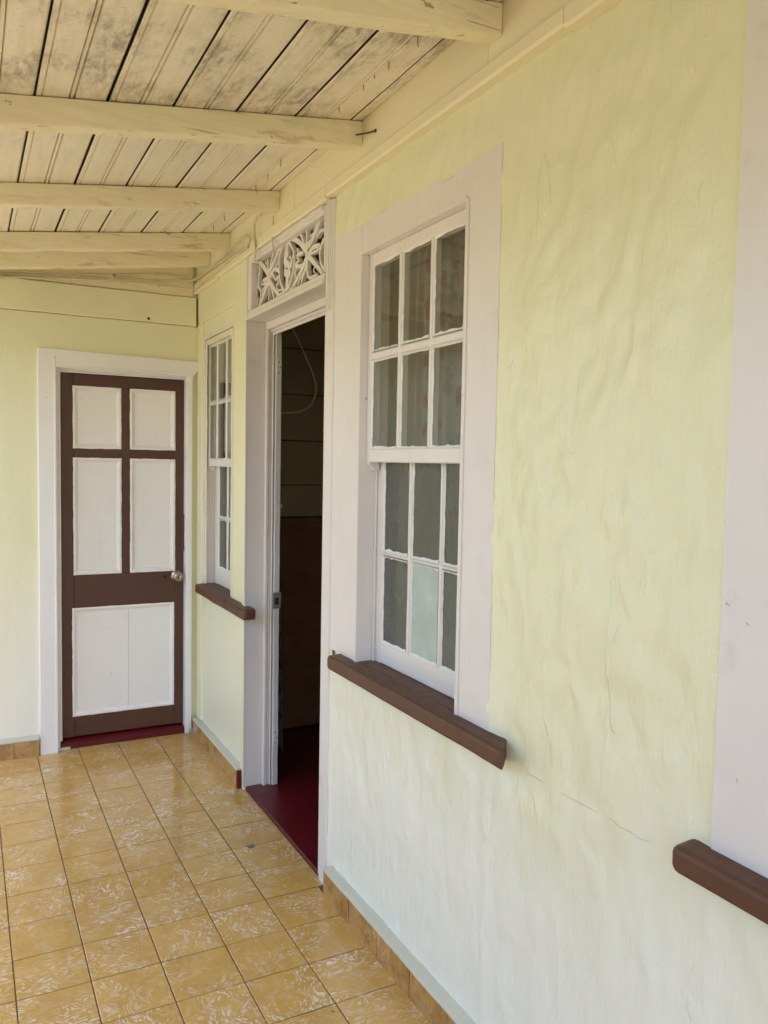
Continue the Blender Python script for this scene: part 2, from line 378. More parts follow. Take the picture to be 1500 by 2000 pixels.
# unseen greenery added along the open side to shade the upper wall
hg = root('shading_hedge', (-2.5, -1.2, -.32), 'unseen clipped greenery added to shade the upper house wall', 'shading_hedge')
bar('stems', (-2.80, -5.0, -.32), (-2.20, 2.5, 1.78), M_['leaf'], hg, bev=.15, wob=.12, seg=.2, ws=2.0)
hv = []; hf = []; hr_ = random.Random(3)
for i in range(9000):
    side = hr_.random()
    if side < .6: p = Vector((-2.1+hr_.uniform(-.10, .10), hr_.uniform(-5, 2.6), hr_.uniform(-.3, 1.9)))
    elif side < .85: p = Vector((hr_.uniform(-2.9, -2.1), hr_.uniform(-5, 2.6), 1.84+hr_.uniform(-.08, .12)))
    else: p = Vector((hr_.uniform(-2.9, -2.1), 2.56+hr_.uniform(-.1, .08), hr_.uniform(-.3, 1.9)))
    a = Vector((hr_.uniform(-1, 1), hr_.uniform(-1, 1), hr_.uniform(-1, 1))).normalized(); b = a.orthogonal().normalized(); s = hr_.uniform(.025, .055); k = len(hv)
    hv += [p, p+a*s*.6+b*s*.35, p+a*s*1.4, p+a*s*.6-b*s*.35]; hf.append((k, k+1, k+2, k+3))
me_h = bpy.data.meshes.new('foliage'); me_h.from_pydata([tuple(q) for q in hv], [], hf)
link('foliage', me_h, M_['leaf'], hg)

# ---------------------------------------------------------------- house wall
hw = root('house_wall', (1.2, 2.0, 0), 'pale yellow wall of uneven plaster holding the sash windows and open doorway', 'wall')
OPEN_N = (1.750, 2.365, .80, 2.195)      # near window opening (y0,y1,z0,z1)
OPEN_R = (.17, .785, .80, 2.195)         # next window, mostly out of frame
DOOR = (2.645, 3.52, 0, 2.44)
OPEN_F = (3.755, 4.27, .80, 2.165)
def core(name, y0, y1, z0, z1):
    return bar(name, (1.150, y0, z0), (1.235, y1, z1), M_['wallboard'], hw, bev=.001)
core('wall_core', -3.5, OPEN_R[0], -.2, 2.62); core('wall_core', OPEN_R[0], OPEN_R[1], -.2, .80); core('wall_core', OPEN_R[0], OPEN_R[1], 2.195, 2.62)
core('wall_core', OPEN_R[1], OPEN_N[0], -.2, 2.62); core('wall_core', OPEN_N[0], OPEN_N[1], -.2, .80); core('wall_core', OPEN_N[0], OPEN_N[1], 2.195, 2.62)
core('wall_core', OPEN_N[1], 2.640, -.2, 2.62); core('wall_core', 2.640, 3.525, 2.425, 2.62)
core('wall_core', 3.525, OPEN_F[0], -.2, 2.62); core('wall_core', OPEN_F[0], OPEN_F[1], -.2, .80); core('wall_core', OPEN_F[0], OPEN_F[1], 2.165, 2.62)
core('wall_core', OPEN_F[1], 4.55, -.2, 2.62)

PAMP = .0100
def plaster_depth(y, z, amp, seed):
    yy = y+.05*fn((0, y, z), 4, seed+31)+.35*z*.12
    d = .50*fn((0, y*.9, z*.55), 3.2, seed)+.75*fn((0, yy, z*.68), 9.0, seed+5)+.42*fn((0, yy*1.1, z*.75), 21.0, seed+7)
    r = fn((0, y*1.2+.25*fn((0, y, z), 5, seed), z*.45), 22, seed+9)
    r2 = 1-abs(fn((0, yy*1.1, z*.42), 10, seed+20))*2.6        # creases left by the trowel
    k = .50+.50*max(0, min(1, (z-.65)/.5))         # the lower wall was rendered smoother
    return k*(d*amp + max(0, r-.12)*amp*.22 + max(0, r2-.25)*amp*.40)
def plaster(name, y0, y1, z0, z1, holes, step, amp, parent, seed, edges=(), mat='plaster', base=W):
    ny = int((y1-y0)/step); nz = int((z1-z0)/step); v = []; f = []
    for j in range(nz+1):
        z = z0+(z1-z0)*j/nz
        for i in range(ny+1):
            y = y0+(y1-y0)*i/ny
            d = plaster_depth(y, z, amp, seed)
            for (ea, eb, axis, w_) in edges: d *= 1-.75*math.exp(-(((y if axis == 'y' else z)-ea)/.035)**2)
            for (ea, eb, axis, w_) in edges:      # thick paint rolled against the trim
                q = abs((y if axis == 'y' else z)-ea)+.010*fn((0, y, z), 14, seed+3)
                d += .0028*math.exp(-(q/w_)**2)*(1+.8*fn((0, y, z), 30, seed))
            v.append((base-d, y, z))
    def inhole(y, z): return any(a < y < b and c < z < d_ for a, b, c, d_ in holes)
    for j in range(nz):
        for i in range(ny):
            yc = y0+(y1-y0)*(i+.5)/ny; zc = z0+(z1-z0)*(j+.5)/nz
            if not inhole(yc, zc): f.append((j*(ny+1)+i, j*(ny+1)+i+1, (j+1)*(ny+1)+i+1, (j+1)*(ny+1)+i))
    me = bpy.data.meshes.new(name); me.from_pydata(v, [], f)
    me.polygons.foreach_set('use_smooth', [True]*len(f)); me.update()
    bm = bmesh.new(); bm.from_mesh(me); bmesh.ops.delete(bm, geom=[x for x in bm.verts if not x.link_faces], context='VERTS'); 
    for x in bm.faces:
        if x.normal.x > 0: x.normal_flip()
    bm.to_mesh(me); bm.free()
    return link(name, me, M_[mat], parent)
plaster('plaster', -.30, 2.578, .05, 2.45, [(1.617, 2.562, .84, 2.272), (.04, .922, .84, 2.272)], .0085, PAMP, hw, 3.1,
        edges=((1.606, 0, 'y', .016), (.934, 0, 'y', .016), (2.576, 0, 'y', .012)))
plaster('plaster', -3.5, -.30, .05, 2.45, [], .05, .004, hw, 3.1)
plaster('plaster', 3.522, 4.405, .05, 2.45, [(3.80, 4.24, .84, 2.13)], .012, .0030, hw, 8.2, edges=((3.525, 0, 'y', .012),), mat='farplaster')
# horizontal boards over the far window; board strip beside the doorway
bar('wall_board', (1.130, 3.526, 2.256), (1.150, 4.397, 2.432), M_['wallboard'], hw, bev=.004, wob=.0012)
bar('corner_strip', (1.128, 4.30, .10), (1.152, 4.398, 2.252), M_['wallboard'], hw, bev=.004, wob=.001)
bar('edge_strip', (1.126, 3.524, .0), (1.152, 3.575, 2.252), M_['wallboard'], hw, bev=.004, wob=.0015)
# mortar line that runs between the two sills
for (a, b) in ((1.455, 1.395), (1.33, 1.215), (1.19, 1.075)):
    n = 24; rings = []
    for i in range(n+1):
        y = a+(b-a)*i/n; z = .815+.006*noise.noise(Vector((y*25, 0, 3)))
        hgt = .0010*math.sin(math.pi*i/n)*(1+.9*noise.noise(Vector((y*90, 2, 0))))+.0002
        x = W-plaster_depth(y, z, PAMP, 3.1)-.0004
        rings.append([(x, y, z-hgt), (x-.0006, y, z), (x, y, z+hgt), (x+.003, y, z)])
    loft('mortar_crack', rings, M_['ledge'], hw)
def ridge(pts, wid, mat, name):
    # a paint line or crack lying on the uneven plaster, through (y, z) points
    rings = []; n = 14*(len(pts)-1)
    for i in range(n+1):
        s = i/14; k = min(int(s), len(pts)-2); t_ = s-k
        y = pts[k][0]+(pts[k+1][0]-pts[k][0])*t_; z = pts[k][1]+(pts[k+1][1]-pts[k][1])*t_
        y += .004*noise.noise(Vector((z*30, 5, y*30))); hh = wid*(.5+.7*abs(noise.noise(Vector((z*60, y*60, 1)))))*math.sin(math.pi*min(1, max(0, i/n)))**.5+.0001
        x = W-plaster_depth(y, z, PAMP, 3.1)
        dy, dz = pts[k+1][0]-pts[k][0], pts[k+1][1]-pts[k][1]; l_ = math.hypot(dy, dz); a, b = -dz/l_, dy/l_
        rings.append([(x+.001, y-a*hh, z-b*hh), (x-.0011, y, z), (x+.001, y+a*hh, z+b*hh), (x+.004, y, z)])
    loft(name, rings, M_[mat], hw)
RIDGE = [[(1.580, .644), (1.579, .577), (1.574, .502), (1.574, .418)], [(.947, .781), (.951, .727), (.951, .680), (.966, .634), (.980, .588), (.973, .548)], [(1.20, 1.30), (1.205, 1.16), (1.20, .98), (1.215, .84)]]
for pts in RIDGE: ridge(pts, .0016, 'plaster', 'paint_ridge')
# old paint flaked from under the sill
n = 60; rings = []
for i in range(n+1):
    y = 1.56+.62*i/n; f_ = max(0, .25+noise.noise(Vector((y*9, 0, 7)))+.5*noise.noise(Vector((y*40, 0, 7))))
    zl = .8165-.0235*f_-.0008; x = W-plaster_depth(y, zl, PAMP, 3.1)-.0012
    rings.append([(x, y, .819), (x, y, zl), (x+.004, y, zl-.0008), (x+.004, y, .819)])
loft('flaked_paint', rings, M_['putty'], hw)
# frieze board, bead and ledge at the head of the wall
n = 60
for (ya, yb) in ((-3.0, .9), (.902, 1.655), (1.657, 2.935), (2.937, 4.398)):
    bar('frieze_board', (1.122, ya, 2.474), (1.150, yb, 2.612), M_['frieze'], hw, bev=.003, wob=.0012)
for (ya, yb, dz) in ((-3.0, 1.36, -.004), (1.362, 2.60, .002), (2.602, 3.95, -.006), (3.95, 4.398, -.014)):
    bar('fascia_moulding', (1.106, ya, 2.430+dz), (1.148, yb, 2.474), M_['frieze'], hw, bev=.006, wob=.0012, seed=ya)

# skirting: tiles stood on edge under a mortar ledge
js = [2.535, 2.325, 2.120, 1.915, 1.710, 1.505, 1.30, 1.095, .89, .685, .48, .275]
def skirting(parent, name, pieces, mat):
    for lo, hi in pieces:
        c = (Vector(lo)+Vector(hi))/2; o = bar(name, Vector(lo)-c, Vector(hi)-c, mat, None, bev=.0015)
        o.location = c; o.parent = parent; o.matrix_parent_inverse = Matrix.Translation(-worldpos(parent))
skirting(hw, 'skirting_tile', [((1.105+rnd.uniform(-.0008, .0008), b+.0018, -.003), (1.122, a-.0018, .084+rnd.uniform(-.001, .001))) for a, b in zip(js, js[1:])], M_['skirt'])
fj = [4.385, 4.155, 3.950, 3.745, 3.566]
skirting(hw, 'skirting_tile', [((1.105, b+.0012, -.003), (1.122, a-.0012, .082)) for a, b in zip(fj, fj[1:])], M_['skirt'])
bar('skirting_end', (1.1045, 3.548, -.003), (1.124, 3.565, .083), M_['red'], hw, bev=.002)
prism('mortar_ledge', [(1.1035, .0845), (1.103, .0885), (1.112, .0925), (1.1335, .096), (1.150, .100), (1.150, .02), (1.123, .02), (1.123, .0845)], 1, .2, 2.532, M_['ledge'], hw, seg=.03, wob=.0018)
prism('mortar_ledge', [(1.1035, .0825), (1.103, .0865), (1.112, .0905), (1.1335, .094), (1.150, .098), (1.150, .02), (1.123, .02), (1.123, .0825)], 1, 3.560, 4.39, M_['ledge'], hw, seg=.03, wob=.0018)

# ---------------------------------------------------------------- end wall
ew = root('end_wall', (0, 4.5, 0), 'smooth pale yellow end wall round the brown panelled door', 'wall')
def pl_y(name, x0, x1, z0, z1, y, step, amp, mat):
    nx = max(1, int((x1-x0)/step)); nz = max(1, int((z1-z0)/step)); v = []; f = []
    for j in range(nz+1):
        for i in range(nx+1):
            x = x0+(x1-x0)*i/nx; z = z0+(z1-z0)*j/nz
            d = amp*(.6*fn((x*.9, 0, z*.6), 3.1, 4)+.4*fn((x, 0, z*.5), 9, 1))
            v.append((x, y-d, z))
    for j in range(nz):
        for i in range(nx): f.append((j*(nx+1)+i, j*(nx+1)+i+1, (j+1)*(nx+1)+i+1, (j+1)*(nx+1)+i))
    return pyd(name, v, f, M_[mat], ew, smooth=True)
bar('wall_core', (-1.20, 4.5505, -.2), (1.149, 4.60, 2.6), M_['dark'], ew, bev=.001)  # unseen dark panel added behind the door to stop a sky leak
bar('wall_core', (-1.20, 4.415, -.2), (.375, 4.55, 2.6), M_['wallboard'], ew, bev=.001)
bar('wall_core', (.375, 4.415, 2.03), (1.10, 4.55, 2.6), M_['wallboard'], ew, bev=.001)
bar('wall_core', (1.102, 4.415, -.2), (1.149, 4.55, 2.6), M_['wallboard'], ew, bev=.001)
M_['endplaster'] = wallmat('smooth yellow plaster', WALL_PAINT, (.83, .79, .58), (.72, .73, .54), .9, .28)
pl_y('plaster', -1.20, .345, .06, 2.243, YE, .015, .003, 'endplaster')
pl_y('plaster', .345, 1.149, 2.03, 2.243, YE, .015, .003, 'endplaster')
bar('corner_gap_shade', (1.114, 4.4055, 2.246), (1.1295, 4.4145, 2.398), M_['dark'], ew, bev=.001)  # dark bar standing in for the shade inside the corner gap
bar('wall_board', (-1.20, 4.386, 2.246), (1.1185, 4.414, 2.398), M_['wallboard'], ew, bev=.004, wob=.0022)
bar('upper_board', (-1.20, 4.398, 2.402), (1.104, 4.414, 2.56), M_['cream'], ew, bev=.003, wob=.0012)
o = lathe('bore_hole', [(.007, 0), (.007, .002), (.0001, .002)], (.866, 4.3855, 2.263), (0, -1, 0), M_['dark'], ew, 14)
def skirt_end(xs):
    skirting(ew, 'skirting_tile', [((a+.0012, 4.374, -.003), (b-.0012, 4.391, .083+rnd.uniform(-.001, .001))) for a, b in zip(xs, xs[1:])], M_['skirt'])
skirt_end([-1.15, -.95, -.745, -.54, -.335, -.13, .075, .2, .318])
prism('mortar_ledge', [(4.3725, .0835), (4.372, .0885), (4.381, .096), (4.397, .104), (4.416, .112), (4.416, .02), (4.3915, .02), (4.3915, .0835)], 0, -1.15, .320, M_['ledge'], ew, seg=.03, wob=.0018)

# ---------------------------------------------------------------- ceiling
cl = root('verandah_ceiling', (0, 2, 2.5), 'lean-to ceiling of mildewed cream bead boards with dark gaps', 'ceiling')
def ceiling_board(x0, x1, y0, y1):
    g = .0045
    def z(x): return ceil_z(x)
    w_ = x1-x0; m = (x0+x1)/2; dz = rnd.uniform(-.0015, .0015)
    if w_ > .12:
        prof = [(x0, .004), (x0+.003, 0), (x0+.012, 0), (x0+.0145, .006), (x0+.017, 0), (m-.0085, 0), (m-.006, .010), (m-.0035, .0005), (m+.0035, .0005), (m+.006, .010), (m+.0085, 0), (x1-.004, 0), (x1, .004), (x1, .018), (x0, .018)]
    else: prof = [(x0, .003), (x0+.003, 0), (x1-.003, 0), (x1, .003), (x1, .018), (x0, .018)]
    n = 24; rings = []
    for i in range(n+1):
        y = y0+(y1-y0)*i/n
        wv = .0016*noise.noise(Vector((m*7, y*2.3, 0)))
        rings.append([(a+.0012*noise.noise(Vector((a*30, y*3, 1))), y, z(a)+b+dz+wv) for a, b in prof])
    o = loft('ceiling_board', rings, M_['ceil'], cl); o.data.materials.append(M_['edge'])
    k = len(prof)
    for pi, pg in enumerate(o.data.polygons):      # bare board sides, coloured near-black so the gaps look shaded
        if pi < n*k and pi % k in (k-1, k-3) : pg.material_index = 1
edges = [.170-.1830*k for k in range(4, 0, -1)]+[.170, .353, .532, .714, .899, 1.083]
for a, b in zip(edges, edges[1:]):
    ga = rnd.uniform(.0045, .0085)
    ceiling_board(a+ga, b-.0012, YB, 4.42)
ceiling_board(1.0865, 1.121, YB, 4.42)
prism('roof_covering', [(EAVE-.12, ceil_z(EAVE-.12)+.035), (1.3, ceil_z(1.3)+.04), (1.3, ceil_z(1.3)+.065), (EAVE-.12, ceil_z(EAVE-.12)+.05)], 1, YB-.1, 5.2, M_['tin'], cl)
prism('house_roof_sheet', [(1.16, 2.66), (5.6, 3.28), (5.6, 3.31), (1.16, 2.69)], 1, -3.6, 5.2, M_['tin'], hw)
bar('eave_board', (EAVE-.02, YB, ceil_z(EAVE)-.10), (EAVE+.005, 4.6, ceil_z(EAVE)+.03), M_['cream'], cl, bev=.003)
NAILS = [(1.003, 1.790), (1.005, 1.946), (1.004, 2.030), (1.004, 2.098), (1.003, 2.263), (.996, 2.742), (1.004, 2.902), (1.003, 3.04), (1.004, 3.47), (1.006, 3.644)]
for i, (x, y) in enumerate(NAILS):
    z = ceil_z(x); L_ = (.030, .026, .012, .014, .012, .026, .024, .026, .026, .024)[i]
    a = rnd.uniform(-.006, .006)
    tube('nail', [(x, y, z+.004), (x+a*.3, y+a*.5, z-L_*.6), (x+a, y+a, z-L_)], lambda t: .0017*(1-.6*t), M_['nail'], cl, 6, 3)

RAFT = [(1.600, .050, 'thick cream rafter crossing the top edge of the photo', .0),
        (2.345, .050, 'flaking cream rafter with a long nail beside its wall end', .0),
        (3.095, .048, 'cream rafter with chipped gouges, end dying above the doorway fretwork', .0),
        (3.775, .048, 'cream rafter above the looped cables, next to the last rafter', .0),
        (4.120, .048, 'last cream rafter, set close against the end wall', -.012)]
for i, (y, wd, lab, dz) in enumerate(RAFT):
    t_ = root('rafter', (0, y, 2.4), lab, 'rafter', 'rafters under the verandah ceiling')
    rings = []; n = 140; x0, x1 = EAVE, 1.1205
    for k in range(n+1):
        x = x0+(x1-x0)*k/n; zt = ceil_z(x)-.0035; zb = zt-.0735+dz*.3
        ring = []
        for (a, b, c_) in ((y+.0025, zb, 0), (y+wd-.002, zb, 0), (y+wd, zb+.003, 0), (y+wd, zt, 1), (y, zt, 1), (y, zb+.003, 0)):
            nv = noise.noise_vector(Vector((x*5+i*7, a*9, b*3))); n2 = noise.noise_vector(Vector((x*22+i*3, a*40, b*30)))
            q = 0 if c_ else 1
            chip = max(0, noise.noise(Vector((x*11+i*5, a*30, 4)))-.25)*.016 if q else 0
            n3 = noise.noise(Vector((x*60, a*20+i, b*20)))*.0006
            ring.append((x, a+nv[0]*.0020+n2[0]*.0012+n3, b+q*(nv[2]*.0022+n2[2]*.0014+chip+n3)))
        rings.append(ring)
    loft('beam', rings, M_['rafter'], t_)
    if i == 1:
        tube('long_nail', [(1.095, 2.335, 2.545), (1.113, 2.30, 2.541), (1.120, 2.255, 2.533)], .0028, M_['nail'], t_, 8, 3)
        lathe('nail_head', [(.0001, 0), (.0055, .0004), (.0055, .0022), (.0001, .003)], (1.1205, 2.250, 2.5325), (.1, -1, -.2), M_['nail'], t_, 10)

# ---------------------------------------------------------------- sash windows
def sill(name, y0, y1, x0, x1, z0, z1, mat, parent, r=.020, splay=.0):
    prof = [(x1, z1), (x0+.010, z1-.003), (x0+.003, z1-.007), (x0, z1-.014), (x0, z0+.009), (x0+.003, z0+.002), (x0+.008, z0), (x1, z0)]
    cx, cz = x1, (z0+z1)/2; rings = []; L_ = y1-y0; n = 40
    st = [0, .0015, .004, .008, .013, .020]+[.03+(L_-.06)*i/n for i in range(n+1)]+[L_-.020, L_-.013, L_-.008, L_-.004, L_-.0015, L_]
    for s in st:
        e = min(s*3, L_-s) if splay else min(s, L_-s); q = r-math.sqrt(max(0, r*r-(r-min(e, r))**2)); ring = []
        for x, z in prof:
            nv = noise.noise_vector(Vector((x*20, (y0+s)*7, z*20)))
            xx = x+(q*.75 if x < x1-.001 else 0); zz = z+(cz-z)*q/.032*.75
            ring.append((xx+nv[0]*.0016, y0+s+splay*max(0, 1-s/.2)*(xx-x0)/(x1-x0), zz+nv[2]*.0016))
        rings.append(ring)
    return loft(name, rings, mat, parent)
def putty_ring(y0, y1, z0, z1, x, wid, parent, seed):
    """ragged white putty and paint smeared on the edge of a pane"""
    out = []; inn = []
    pts = []
    def seg(a, b, n):
        for i in range(n): pts.append((a[0]+(b[0]-a[0])*i/n, a[1]+(b[1]-a[1])*i/n))
    nz = max(6, int((z1-z0)/.008)); ny = max(6, int((y1-y0)/.008))
    seg((y0, z0), (y1, z0), ny); seg((y1, z0), (y1, z1), nz); seg((y1, z1), (y0, z1), ny); seg((y0, z1), (y0, z0), nz)
    v = []; f = []; n = len(pts); cy, cz = (y0+y1)/2, (z0+z1)/2
    for i, (y, z) in enumerate(pts):
        d = wid*(.45+.8*abs(noise.noise(Vector((y*17+seed, z*17, seed))))+.7*max(0, noise.noise(Vector((y*60+seed, z*60, 2)))-.1))
        if abs(z-z0) < .004: d *= 1.5
        dy = min(d, abs(y-cy)); dz = min(d, abs(z-cz))
        hy, hz = (y1-y0)/2, (z1-z0)/2
        iy = max(y0+d, min(y1-d, y)); iz = max(z0+d, min(z1-d, z))
        v += [(x-.0045, y, z), (x-.0010, iy, iz), (x+.001, iy, iz), (x+.001, y, z)]
    for i in range(n):
        a, b = i*4, ((i+1) % n)*4
        f += [(a, b, b+1, a+1), (a+1, b+1, b+2, a+2)]
    return pyd('putty', v, f, M_['putty'], parent)
def sash(t_, name, x, ys, zs, y_lo, y_hi, z_lo, z_hi, glass, wid, seed, special=None, horns=False):
    """ys / zs: pane intervals, from the far side and from the top"""
    th = .036; s = None
    yl, yh = min(a[1] for a in ys), max(a[0] for a in ys); zt, zb = max(a[0] for a in zs), min(a[1] for a in zs)
    s = bar(name, (x, yh, z_lo), (x+th, y_hi, z_hi), M_['sash'], t_, bev=.003, wob=.0008)   # far stile carries the rest
    sub = lambda nm, lo, hi, **k: bar(nm, lo, hi, M_['sash'], s, bev=k.get('bev', .003), wob=.0008)
    sub('stile', (x, y_lo, z_lo), (x+th, yl, z_hi))
    sub('rail', (x+.0006, yl, zt), (x+th, yh, z_hi)); sub('rail', (x+.0006, yl, z_lo), (x+th, yh, zb))
    for (a, b), (c, d) in zip(ys, ys[1:]): sub('muntin', (x+.002, c, zb), (x+th-.006, b, zt), bev=.004)
    for (a, b), (c, d) in zip(zs, zs[1:]): sub('muntin', (x+.0026, yl, c), (x+th-.007, yh, b), bev=.006)
    k = 0
    for j, (zt_, zb_) in enumerate(zs):
        for i, (ya, yb) in enumerate(ys):
            g = special.get((j, i), glass) if special else glass
            p = bar('pane', (x+.0075, yb-.002, zb_-.002), (x+.0105, ya+.002, zt_+.002), M_[g], s, bev=.0)
            if g == 'bluepane': p['label'] = 'pale blue green pane'
            putty_ring(yb, ya, zb_, zt_, x+.0072, wid, s, seed+k*3.7); k += 1
    if horns:
        for ya, yb in ((yh, y_hi), (y_lo, yl)):
            prism('horn', [(x, z_lo), (x, z_lo-.006), (x+.004, z_lo-.012), (x+.013, z_lo-.017), (x+.016, z_lo-.026), (x+th, z_lo-.026), (x+th, z_lo)], 1, ya+.001, yb-.001, M_['sash'], s)
    return s
def window(label, op, up, lo, casing, sill_y, xs, nose=1.088, sillz=(.818, .868), splay=0):
    y0, y1, z0, z1 = op
    t_ = root('sash_window', (W, (y0+y1)/2, sillz[1]), label, 'window', 'twelve-pane sash windows along the verandah')
    xu, xl = xs
    # lining boards of the opening
    for ya, yb in ((y0, y0+.007), (y1-.007, y1)):
        bar('jamb', (1.133, ya, sillz[1]-.001), (1.236, yb, z1), M_['trim'], t_, bev=.001)
    bar('jamb', (1.133, y0+.007, z1-.007), (1.236, y1-.007, z1), M_['trim'], t_, bev=.001)
    for ya, yb in ((y0+.007, y0+.019), (y1-.019, y1-.007)):
        bar('parting_bead', (xl-.009, ya, sillz[1]), (xl-.001, yb, lo['z'][1]-.03), M_['trim'], t_, bev=.002)
    sash(t_, 'upper_sash', xu, up['ys'], up['zs'], y0+.0075, y1-.0075, up['z'][0], up['z'][1]-.0075, up['g'], up['w'], 1.3+y0, up.get('sp'), horns=True)
    sash(t_, 'lower_sash', xl, lo['ys'], lo['zs'], y0+.0075, y1-.0075, lo['z'][0], lo['z'][1], lo['g'], lo['w'], 5.1+y0, lo.get('sp'))
    s = sill('sill', sill_y[0], sill_y[1], nose, 1.144, sillz[0], sillz[1], M_['brown'], t_, splay=splay)
    bar('sill_board', (1.1445, y0+.002, sillz[0]), (1.240, y1-.002, sillz[1]+.001), M_['brown'], t_, bev=.001, wob=.0005)
    for nm, poly, x0, x1 in casing:
        prism(nm, poly, 0, x0, x1, M_['trim'], t_)
    return t_
def rect(a, b, c, d): return [(a, c), (b, c), (b, d), (a, d)]
sz = .8675
near_cas = [('casing', rect(2.3635, 2.5745, sz, 2.283), 1.1355, 1.149),
            ('casing', [(1.746, sz), (1.746, 2.194), (1.606, 2.283), (1.606, sz)], 1.1355, 1.149),
            ('casing', [(1.7465, 2.194), (2.3625, 2.194), (2.3625, 2.283), (1.6075, 2.283)], 1.1358, 1.149),
            ('casing_bead', rect(2.3585, 2.370, sz, 2.193), 1.1320, 1.1353), ('casing_bead', rect(1.741, 1.752, sz, 2.193), 1.1320, 1.1353),
            ('casing_bead', rect(1.7525, 2.358, 2.1885, 2.200), 1.1320, 1.1353)]
UP = dict(ys=[(2.330, 2.158), (2.136, 1.973), (1.955, 1.795)], zs=[(2.152, 1.878), (1.849, 1.568)], z=(1.525, 2.195), g='glass', w=.0065)
LO = dict(ys=[(2.311, 2.146), (2.124, 1.962), (1.944, 1.798)], zs=[(1.535, 1.237), (1.222, .938)], z=(.8695, 1.562), g='dusty', w=.007, sp={(1, 1): 'bluepane'})
window('twelve-pane sash window between plain wide casings, one lower pane pale blue green', OPEN_N, UP, LO, near_cas, (1.475, 2.502), (1.158, 1.199), splay=.062)
# the next window: only its casing and sill end show
dy = OPEN_R[1]-OPEN_N[1]
sh = lambda d, **k: dict(d, ys=[(a+dy, b+dy) for a, b in d['ys']], **k)
OPEN_R2 = OPEN_R
cas_r = [('casing', rect(.782, .934, sz, 2.283), 1.1345, 1.149), ('casing', rect(.03, .165, sz, 2.283), 1.127, 1.149), ('casing', rect(.1655, .7815, 2.194, 2.283), 1.127, 1.149)]
window('window cut off at the edge, with pale casing and a chipped brown sill end', OPEN_R, sh(UP), dict(sh(LO), sp=None), cas_r, (-.08, .984), (1.158, 1.199))
UPF = dict(ys=[(4.243, 4.106), (4.092, 3.941), (3.925, 3.795)], zs=[(2.120, 1.832), (1.816, 1.529)], z=(1.492, 2.165), g='glass', w=.005)
LOF = dict(ys=[(4.190, 4.042), (4.027, 3.885), (3.869, 3.800)], zs=[(1.502, 1.226), (1.212, .955)], z=(.8645, 1.528), g='dusty', w=.006)
cas_f = [('casing', rect(4.262, 4.298, .861, 2.180), 1.1335, 1.149), ('casing', rect(3.75, 4.2615, 2.158, 2.180), 1.1340, 1.149)]
window('narrower sash window squeezed in the corner beside the panelled door', OPEN_F, UPF, LOF, cas_f, (3.425, 4.285), (1.1505, 1.189), sillz=(.812, .8615))
bar('edge_strip', (1.134, 3.577, .8625), (1.1495, 3.752, 2.2545), M_['wallboard'], hw, bev=.004, wob=.0012)

# ---------------------------------------------------------------- open doorway with its fretwork transom
dw = root('open_doorway', (1.16, 3.1, 0), 'open doorway with pale moulded frame under a pierced fretwork transom', 'doorway')
bar('casing', (1.130, 2.576, .0), (1.149, 2.6405, 2.424), M_['trim'], dw, bev=.004, wob=.0008)
for q in (2.590, 2.606, 2.622): bar('reeding', (1.1275, q-.004, 2.05), (1.1299, q+.004, 2.424), M_['trim'], dw, bev=.002)
bar('jamb', (1.1305, 2.641, .0165), (1.235, 2.647, 2.424), M_['trim'], dw, bev=.002)
bar('jamb', (1.122, 3.5175, .0165), (1.212, 3.5235, 2.424), M_['trim'], dw, bev=.002, wob=.0006)
bar('jamb_edge', (1.1195, 3.514, .0165), (1.129, 3.5172, 2.145), M_['trim'], dw, bev=.001)
bar('stop', (1.209, 3.493, .0165), (1.228, 3.517, 2.148), M_['trim'], dw, bev=.005, wob=.0008)
bar('stop', (1.2283, 3.499, .0165), (1.238, 3.517, 2.148), M_['trim'], dw, bev=.003, wob=.0008)
bar('stop', (1.2383, 3.488, .0165), (1.2455, 3.517, 2.148), M_['trim'], dw, bev=.003, wob=.0008)
bar('rebate', (1.250, 3.482, .0165), (1.279, 3.512, 2.10), M_['jamb'], dw, bev=.003, wob=.0014)
bar('stop', (1.209, 2.6475, 2.113), (1.228, 3.4925, 2.148), M_['trim'], dw, bev=.004)
bar('stop', (1.2283, 2.6475, 2.104), (1.238, 3.4985, 2.148), M_['trim'], dw, bev=.003)
bar('stop', (1.2383, 2.6475, 2.092), (1.2455, 3.4875, 2.148), M_['trim'], dw, bev=.003)
bar('wall_above', (1.238, 2.6475, 2.16), (1.2455, 3.517, 2.19), M_['trim'], dw, bev=.001)
